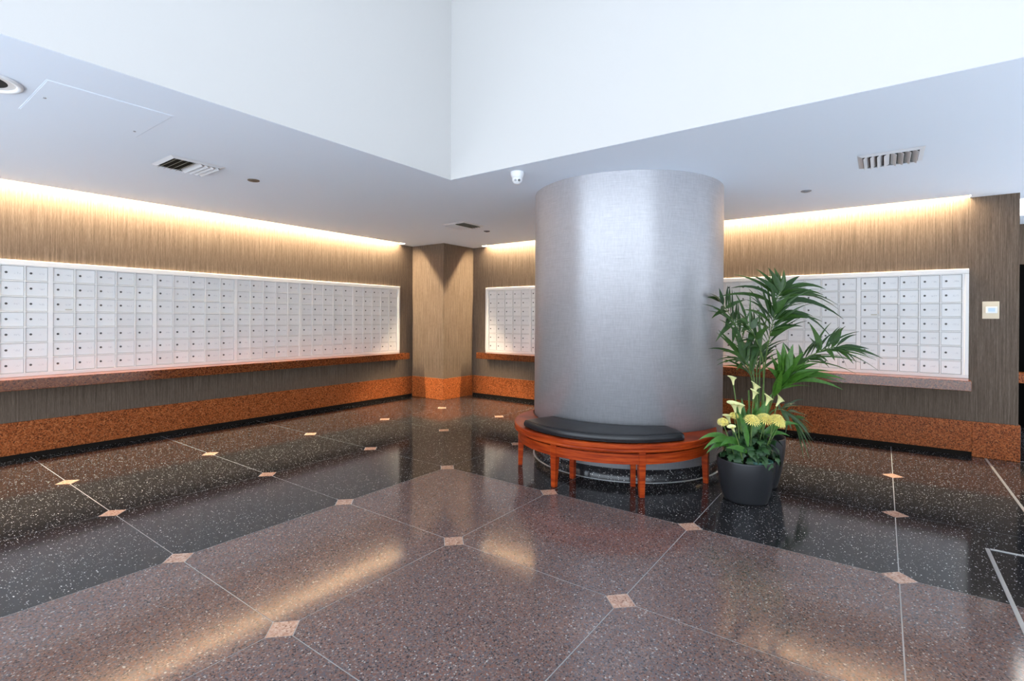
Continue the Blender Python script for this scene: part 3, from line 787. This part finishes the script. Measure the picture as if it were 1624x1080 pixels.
FRONDS = [
    ([(0.023, 0.462, 0), (0.046, 1.21, 0.02), (0.086, 1.499, 0), (0.166, 1.682, -0.02), (0.212, 1.762, -0.03)],
     [(0.99, 0.235, 1.958, -0.02, 0.052, 0.02), (0.96, 0.156, 1.977, 0, 0.052, 0.02), (0.93, 0.08, 1.973, -0.04, 0.055, 0.03), (0.89, 0.006, 1.968, 0.03, 0.055, 0.04), (0.85, -0.068, 1.898, -0.05, 0.052, 0.08), (0.8, -0.202, 1.915, 0.02, 0.046, 0.1), (0.97, 0.419, 1.906, 0.05, 0.052, 0.1), (0.93, 0.628, 1.781, 0.0, 0.052, 0.2), (0.87, 0.547, 1.724, -0.1, 0.046, 0.16), (0.82, 0.712, 1.636, -0.05, 0.052, 0.18), (0.76, 0.803, 1.598, 0.08, 0.046, 0.2), (0.7, 0.727, 1.51, -0.1, 0.052, 0.22), (0.74, -0.277, 1.782, -0.08, 0.046, 0.2), (0.68, -0.338, 1.708, 0.05, 0.046, 0.18), (0.64, 0.601, 1.642, 0.15, 0.046, 0.15)], 'palm'),
    ([(0.023, 0.466, -0.02), (0.04, 1.103, -0.08), (0.05, 1.359, -0.14), (0.072, 1.554, -0.18)],
     [(1, 0.005, 1.794, -0.24, 0.063, 0.02), (0.97, 0.187, 1.729, -0.22, 0.063, 0.03), (0.93, 0.339, 1.531, -0.3, 0.052, 0.2), (0.9, 0.567, 1.297, -0.25, 0.046, 0.42), (0.88, 0.298, 1.515, -0.28, 0.058, 0.14), (0.9, -0.071, 1.717, -0.25, 0.052, 0.06), (0.86, -0.193, 1.675, -0.2, 0.046, 0.14), (0.8, -0.264, 1.585, -0.3, 0.046, 0.14), (0.75, -0.226, 1.471, -0.2, 0.046, 0.1), (0.72, 0.218, 1.446, -0.35, 0.063, 0.1), (0.66, 0.154, 1.446, -0.35, 0.063, 0.05), (0.8, 0.507, 1.488, -0.15, 0.046, 0.2)], 'palm'),
    ([(0.017, 0.455, 0.03), (0.018, 1.028, 0.1), (-0.054, 1.291, 0.15), (-0.15, 1.529, 0.2), (-0.225, 1.669, 0.25)],
     [(1, -0.405, 1.707, 0.3, 0.046, 0.06), (0.96, -0.373, 1.745, 0.2, 0.046, 0.1), (0.92, -0.239, 1.805, 0.3, 0.052, 0.05), (0.88, -0.288, 1.569, 0.1, 0.046, 0.1), (0.82, -0.352, 1.511, 0.25, 0.046, 0.14), (0.86, -0.006, 1.691, 0.2, 0.052, 0.04), (0.75, -0.253, 1.393, 0.1, 0.046, 0.12), (0.68, -0.294, 1.288, 0.2, 0.046, 0.1), (0.7, -0.08, 1.591, 0.3, 0.058, 0.04), (0.64, -0.198, 1.278, 0.05, 0.052, 0.08)], 'palm'),
    ([(-0.017, 0.471, -0.04), (-0.068, 0.851, -0.1), (-0.139, 1.064, -0.15), (-0.194, 1.149, -0.17)],
     [(1, -0.469, 1.39, -0.25, 0.046, 0.03), (0.97, -0.412, 1.41, -0.15, 0.052, 0.04), (0.95, -0.274, 1.439, -0.22, 0.063, 0.02), (1, -0.518, 1.245, -0.2, 0.040, 0.16), (0.95, -0.442, 1.23, -0.3, 0.040, 0.14), (0.9, -0.334, 1.122, -0.3, 0.040, 0.2), (0.88, -0.096, 1.358, -0.1, 0.052, 0.03), (0.8, -0.294, 1.063, -0.25, 0.035, 0.2)], 'palm'),
    ([(0.028, 0.473, -0.05), (0.006, 1.078, -0.12), (-0.094, 1.306, -0.2), (-0.202, 1.472, -0.25)],
     [(1, -0.332, 1.477, -0.32, 0.052, 0.16), (0.96, -0.259, 1.571, -0.2, 0.052, 0.03), (0.9, -0.28, 1.391, -0.3, 0.046, 0.12), (0.86, -0.104, 1.526, -0.25, 0.058, 0.03), (0.8, -0.221, 1.294, -0.3, 0.052, 0.1), (0.74, -0.215, 1.223, -0.2, 0.046, 0.12), (0.7, -0.038, 1.445, -0.3, 0.063, 0.02), (0.62, -0.183, 1.149, -0.3, 0.052, 0.1)], 'palm'),
    ([(0.029, 0.462, 0), (0.13, 0.924, -0.1), (0.295, 1.12, -0.15), (0.491, 1.24, -0.2), (0.598, 1.268, -0.22)],
     [(1, 0.887, 1.251, -0.2, 0.040, 0.06), (0.97, 0.803, 1.197, -0.3, 0.040, 0.12), (0.94, 0.777, 1.13, -0.2, 0.035, 0.14), (0.9, 0.684, 1.127, -0.3, 0.040, 0.14), (0.86, 0.68, 1.432, -0.15, 0.046, 0.01), (0.84, 0.761, 1.076, -0.1, 0.035, 0.14), (0.78, 0.523, 1.154, -0.3, 0.046, 0.1), (0.72, 0.358, 1.482, -0.2, 0.058, 0.01), (0.7, 0.423, 1.347, -0.1, 0.046, 0.02), (0.67, 0.43, 1.325, -0.25, 0.046, 0.02), (0.64, 0.469, 1.143, -0.3, 0.058, 0.08), (0.58, 0.468, 1.146, -0.2, 0.052, 0.1), (0.52, 0.27, 1.289, -0.2, 0.063, 0.02), (0.47, 0.186, 1.302, -0.1, 0.058, 0.02), (0.6, 0.603, 1.076, -0.1, 0.046, 0.14), (0.45, 0.343, 1.172, -0.25, 0.069, 0.05)], 'palm'),
    ([(0.017, 0.48, -0.08), (0.039, 0.752, -0.18), (0.071, 0.927, -0.25), (0.103, 1.012, -0.28)],
     [(1, 0.155, 1.295, -0.32, 0.075, 0.01), (0.97, 0.081, 1.305, -0.3, 0.075, 0.01), (0.95, 0.235, 1.232, -0.34, 0.075, 0.03), (0.92, 0.345, 1.138, -0.36, 0.069, 0.08), (0.9, 0.486, 1.061, -0.34, 0.058, 0.12), (0.86, 0.606, 0.995, -0.32, 0.058, 0.12), (0.8, 0.625, 0.955, -0.26, 0.046, 0.14), (0.76, 0.531, 0.92, -0.4, 0.046, 0.16), (0.7, 0.496, 0.955, -0.34, 0.052, 0.14), (0.92, 0.022, 1.257, -0.3, 0.069, 0.01), (0.86, -0.038, 1.199, -0.32, 0.063, 0.02), (0.8, -0.08, 1.099, -0.34, 0.058, 0.05), (0.66, 0.384, 1.025, -0.4, 0.069, 0.1), (0.6, 0.295, 1.067, -0.4, 0.075, 0.06), (0.55, 0.195, 1.12, -0.4, 0.081, 0.02), (0.5, 0.111, 1.131, -0.4, 0.081, 0.01), (0.45, 0.032, 1.076, -0.38, 0.069, 0.0)], 'palmbright'),
    ([(0.029, 0.457, 0.02), (0.182, 0.649, 0.08), (0.331, 0.648, 0.12), (0.445, 0.561, 0.14)],
     [(1, 0.541, 0.44, 0.1, 0.035, 0.08), (0.95, 0.553, 0.501, 0.2, 0.035, 0.12), (0.9, 0.512, 0.587, 0.1, 0.035, 0.12), (0.82, 0.413, 0.451, 0.05, 0.035, 0.1), (0.72, 0.324, 0.44, 0.1, 0.035, 0.1), (0.7, 0.478, 0.623, 0.0, 0.040, 0.14), (0.55, 0.355, 0.486, 0.05, 0.040, 0.12), (0.5, 0.306, 0.718, 0.2, 0.046, 0.08)], 'palm'),
    ([(0.029, 0.451, 0.05), (0.09, 0.96, 0.18), (0.141, 1.163, 0.28)],
     [(1, 0.217, 1.344, 0.35, 0.052, 0.02), (0.96, 0.147, 1.376, 0.3, 0.052, 0.02), (0.92, 0.264, 1.302, 0.3, 0.046, 0.04), (0.9, 0.074, 1.325, 0.35, 0.052, 0.02), (0.95, 0.344, 1.173, 0.4, 0.052, 0.08), (0.85, -0.019, 1.263, 0.35, 0.052, 0.04), (0.8, 0.362, 1.1, 0.3, 0.052, 0.1), (0.7, -0.055, 1.18, 0.3, 0.052, 0.06)], 'palm'),
]


view_n = (FW * -0.75 + UP * 0.65).normalized()


def clear_column(p):
    # keep foliage off the column: slide it towards the room until it is clear
    p = p.copy()
    for _ in range(60):
        if math.hypot(p.x + 5.05 - CX, p.y + 0.93 - CY) >= CR + 0.04: break
        p -= FW * 0.02
    return p


def poly_at(pts, t):
    n = len(pts) - 1; x = min(max(t, 0), 0.9999) * n; i = int(x); return pts[i].lerp(pts[i + 1], x - i)


for fi, (rach, leaves, mk) in enumerate(FRONDS):
    ctrl = [clear_column(LV(*p)) for p in rach]
    # smooth the rachis
    sm = []
    for i in range(len(ctrl) - 1):
        a = ctrl[max(i - 1, 0)]; b2 = ctrl[i]; c2 = ctrl[i + 1]; d2 = ctrl[min(i + 2, len(ctrl) - 1)]
        for q in range(4):
            t = q / 4; sm.append(0.5 * ((2 * b2) + (c2 - a) * t + (2 * a - 5 * b2 + 4 * c2 - d2) * t * t + (3 * b2 - a - 3 * c2 + d2) * t ** 3))
    sm.append(ctrl[-1])
    fr = MB().tube(sm, 0.008, 0.0025, n=6).build('frond', M['stem'], palm)
    for (t, a, z, c, wd, lift) in leaves:
        p0 = poly_at(sm, t); p2 = clear_column(LV(a, z, c))
        d_ = p2 - p0; L = d_.length
        tang = (poly_at(sm, min(1, t + 0.05)) - poly_at(sm, max(0, t - 0.05))).normalized()
        p1 = p0 + d_ * 0.45 + UP * (lift * L) + tang * (0.08 * L)
        p1 = clear_column(p1)
        rn = (view_n + Vector((random.uniform(-.5, .5), random.uniform(-.5, .5), random.uniform(-.3, .3)))).normalized()
        blade(p0, p1, p2, wd * 1.12, rn, 0.22, 7, 0.34).build('leaflet', M[mk], fr)
    # further leaflets in pairs along the rachis
    for q in range(10):
        t = 0.52 + 0.43 * q / 9
        p0 = poly_at(sm, t); tang = (poly_at(sm, min(1, t + 0.06)) - poly_at(sm, max(0, t - 0.06))).normalized()
        sd_ = tang.cross(view_n).normalized()
        for sg in (-1, 1):
            L = random.uniform(0.28, 0.42) * (0.8 if mk == 'palmbright' else 1.0) * (0.6 if fi == 0 and q > 6 else 1.0)
            d_ = (tang * random.uniform(0.8, 1.3) + sd_ * (sg * random.uniform(0.35, 1.0)) + FW * random.uniform(-0.35, 0.35)).normalized()
            p2 = p0 + d_ * L - UP * (0.16 * L)
            rn = (view_n + Vector((random.uniform(-.6, .6), random.uniform(-.6, .6), random.uniform(-.3, .3)))).normalized()
            if math.hypot(p2.x + 5.05 - CX, p2.y + 0.93 - CY) < CR + 0.03: continue
            blade(p0, p0 + d_ * (0.5 * L) + UP * (0.09 * L), p2, random.uniform(0.018, 0.028), rn, 0.22, 6, 0.34).build('leaflet', M[mk], fr)
for (a, c, tilt) in ((-0.01, 0.0, 0.02), (0.02, -0.03, -0.03), (-0.03, 0.04, -0.02), (0.0, -0.05, 0.05)):
    MB().tube([LV(a, 0.38, c), LV(a + tilt * 0.5, 0.62, c), LV(a + tilt, 0.85, c)], 0.013, 0.008, n=7).build('stem', M['stem'], palm)

# -------- flower planter
FL = empty('potted_flowers', (4.57, 0.92, 0)); tag(FL, 'low charcoal planter with pale calla lilies and yellow chrysanthemums', 'plant')
planter(FL, 0.225, 0.175, 0.348)
MB().lathe([(0.085, 0.27), (0.10, 0.352), (0.092, 0.352), (0.08, 0.30)], 28, c=tuple(LV(0.075, 0, -0.09))).build('liner_pot', M['teal'], FL)


def calla(a, z, c, ba, bc, size=1.0, lean=(0, 0)):
    top = LV(a, z, c); base = LV(ba, 0.30, bc)
    mid = base.lerp(top, 0.55) + LV((ba - a) * 0.15, 0.02, 0)
    pts = [bez(base, mid, top, i / 8) for i in range(9)]
    st = MB().tube(pts, 0.0055, 0.0045, n=6).build('flower_stem', M['stem'], FL)
    d_ = (pts[-1] - pts[-2]).normalized()
    d_ = (d_ + LV(lean[0], 0, lean[1])).normalized()
    ax = d_.cross(FW).normalized(); bx2 = d_.cross(ax)
    m = MB(); n = 14; v = []; f = []
    prof = [(0.006, -0.01), (0.009, 0.012), (0.012, 0.03), (0.018, 0.05), (0.028, 0.066), (0.036, 0.072)]
    for r, h in prof:
        for k in range(n):
            t = 2 * PI * k / n; flare = max(0, (h - 0.03) / 0.042)
            rr = r * size * (1 + 0.35 * flare * max(0, math.cos(t)) ** 3); hh = h * size + flare * 0.016 * size * math.cos(t)
            v.append(tuple(top + ax * (rr * math.cos(t)) + bx2 * (rr * math.sin(t)) + d_ * hh))
    for i in range(len(prof) - 1):
        for k in range(n): f.append((i * n + k, i * n + (k + 1) % n, (i + 1) * n + (k + 1) % n, (i + 1) * n + k))
    m.add(v, f, True); m.build('spathe', M['calla'], st)
    MB().tube([top + d_ * 0.02 * size, top + d_ * 0.062 * size], 0.004, 0.003, n=6).build('spadix', M['mumcore'], st)


def mum(a, z, c, r):
    top = LV(a, z, c); base = LV(a * 0.45, 0.31, c * 0.5 - 0.02)
    st = MB().tube([base, base.lerp(top, 0.5) + LV(0, 0.02, 0), top - LV(0, 0.012, 0)], 0.004, n=5).build('flower_stem', M['stem'], FL)
    axis = (UP * 0.8 - FW * 0.5 + RT * (a * 0.9)).normalized(); e1 = axis.cross(RT).normalized(); e2 = axis.cross(e1)
    m = MB(); v = []; f = []; n = 22
    layers = [(0.36, 1.0, -0.10), (0.30, 0.86, 0.10), (0.24, 0.68, 0.28), (0.16, 0.46, 0.42)]
    for li, (ri, ro, lift) in enumerate(layers):
        o = len(v); off = li * 0.5
        for k in range(n):
            t = 2 * PI * (k + off) / n
            for rr, hh, dt in ((ri * r, 0.05 + 0.10 * li, 0), ((ri + (ro - ri) * 0.6) * r, 0.12 + lift, -0.09), ((ri + (ro - ri) * 0.6) * r, 0.12 + lift, 0.09), (ro * r * random.uniform(0.9, 1.08), lift + random.uniform(-0.05, 0.05), 0)):
                v.append(tuple(top + e1 * (rr * math.cos(t + dt)) + e2 * (rr * math.sin(t + dt)) + axis * (hh * r)))
        cidx = len(v); v.append(tuple(top + axis * ((0.02 + 0.09 * li) * r)))
        for k in range(n):
            q = o + 4 * k; q2 = o + 4 * ((k + 1) % n)
            f += [(q, q + 1, q + 3, q + 2), (cidx, q, q2)]
        if li:
            f.append((cidx, prevc, o))
        prevc = cidx
    m.add(v, f, True); m.build('flower_head', M['mum'], st)


calla(-0.08, 0.954, 0.06, -0.021, 0.02, 0.9, (-0.06, -0.25))
calla(0.091, 0.88, 0.05, 0.042, 0.03, 1.1, (0.07, -0.25))
calla(0.052, 0.848, -0.02, 0.032, 0, 0.9, (0.04, -0.25))
calla(0.146, 0.801, -0.05, 0.121, -0.02, 1.0, (0.12, -0.25))
calla(0.258, 0.787, 0.0, 0.174, 0, 1.0, (0.21, -0.25))
calla(-0.124, 0.749, -0.08, -0.053, -0.05, 1.15, (-0.1, -0.25))
calla(-0.058, 0.728, -0.02, -0.032, -0.02, 1.1, (-0.05, -0.25))
calla(-0.158, 0.597, -0.14, -0.063, -0.1, 0.8, (-0.13, -0.25))
calla(-0.112, 0.635, 0.05, -0.042, 0.02, 0.9, (-0.09, -0.25))
mum(-0.232, 0.665, -0.1, 0.052)
mum(-0.09, 0.694, 0.02, 0.045)
mum(-0.005, 0.685, -0.12, 0.072)
mum(0.108, 0.691, -0.1, 0.074)
mum(0.189, 0.689, -0.14, 0.076)
mum(0.249, 0.647, -0.06, 0.06)
for bp, tp, wd, lf in (
        ((-0.052, 0.431, -0.05), (-0.288, 0.485, -0.18), 0.075, 0.42),
        ((-0.053, 0.434, 0), (-0.37, 0.426, -0.05), 0.06, 0.5),
        ((-0.064, 0.413, 0.02), (-0.327, 0.381, 0.0), 0.06, 0.5),
        ((-0.02, 0.413, -0.12), (-0.246, 0.479, -0.2), 0.06, 0.14),
        ((0.042, 0.493, 0.02), (0.235, 0.87, 0.05), 0.1, 0.02),
        ((0.016, 0.486, 0.05), (0.0, 0.833, 0.08), 0.07, 0.02),
        ((-0.011, 0.471, 0.0), (-0.053, 0.806, 0.05), 0.06, 0.05),
        ((0.123, 0.486, 0.05), (0.448, 0.624, 0.0), 0.06, 0.35),
        ((0.124, 0.452, 0.08), (0.369, 0.529, 0.0), 0.05, 0.4),
        ((-0.021, 0.495, -0.1), (-0.113, 0.751, -0.12), 0.05, 0.02),
        ((-0.036, 0.464, -0.12), (-0.082, 0.694, -0.14), 0.05, 0.03),
        ((0.07, 0.474, 0.1), (0.14, 0.797, 0.1), 0.07, 0.02),
        ((-0.043, 0.406, 0.05), (-0.36, 0.478, 0.08), 0.06, 0.45),
        ((0.032, 0.474, 0.1), (0.076, 0.74, 0.12), 0.06, 0.02),
        ):
    p0, p2 = LV(*bp), LV(*tp); L = (p2 - p0).length
    blade(p0, p0.lerp(p2, 0.5) + UP * (lf * L), p2, wd, (UP * 0.5 - FW * 0.8).normalized(), 0.3, 8, 0.45).build('broad_leaf', M['callaleaf'], FL)


# lobed chrysanthemum leaves
def mum_leaf_mesh():
    L = 0.085; out = []
    pr = [(0.0, 0.004), (0.12, 0.012), (0.25, 0.026), (0.32, 0.016), (0.45, 0.034), (0.55, 0.020), (0.70, 0.030), (0.80, 0.014), (1.0, 0.0015)]
    v = []; f = []
    for t, w in pr:
        z = 0.016 * math.sin(t * PI) - 0.022 * t * t
        v += [(L * t, w, z + 0.004), (L * t, 0, z), (L * t, -w, z + 0.004)]
    for i in range(len(pr) - 1):
        a = 3 * i; f += [(a, a + 1, a + 4, a + 3), (a + 1, a + 2, a + 5, a + 4)]
    return MB().add(v, f, True).mesh('leaf', M['mumleaf'])


ml = mum_leaf_mesh()
rnd = random.Random(3)
for k in range(170):
    az = rnd.uniform(0, 2 * PI); el = rnd.uniform(-0.1, 1.35); rr = rnd.uniform(0.65, 1.0)
    cx_, cz_ = 0.04, 0.375
    p = LV(cx_ + 0.195 * rr * math.cos(el) * math.cos(az), cz_ - 0.02 + 0.225 * rr * math.sin(el) + rnd.uniform(-0.03, 0.02), 0.0 + 0.18 * rr * math.cos(el) * math.sin(az))
    o = link('leaf', ml, FL, p)
    yaw_l = math.atan2((p - LV(cx_, 0, 0)).y, (p - LV(cx_, 0, 0)).x) + rnd.uniform(-0.9, 0.9)
    o.rotation_euler = (rnd.uniform(-0.5, 0.5), rnd.uniform(0.1, 1.0), yaw_l); s_ = rnd.uniform(0.85, 1.3); o.scale = (s_, s_, s_)
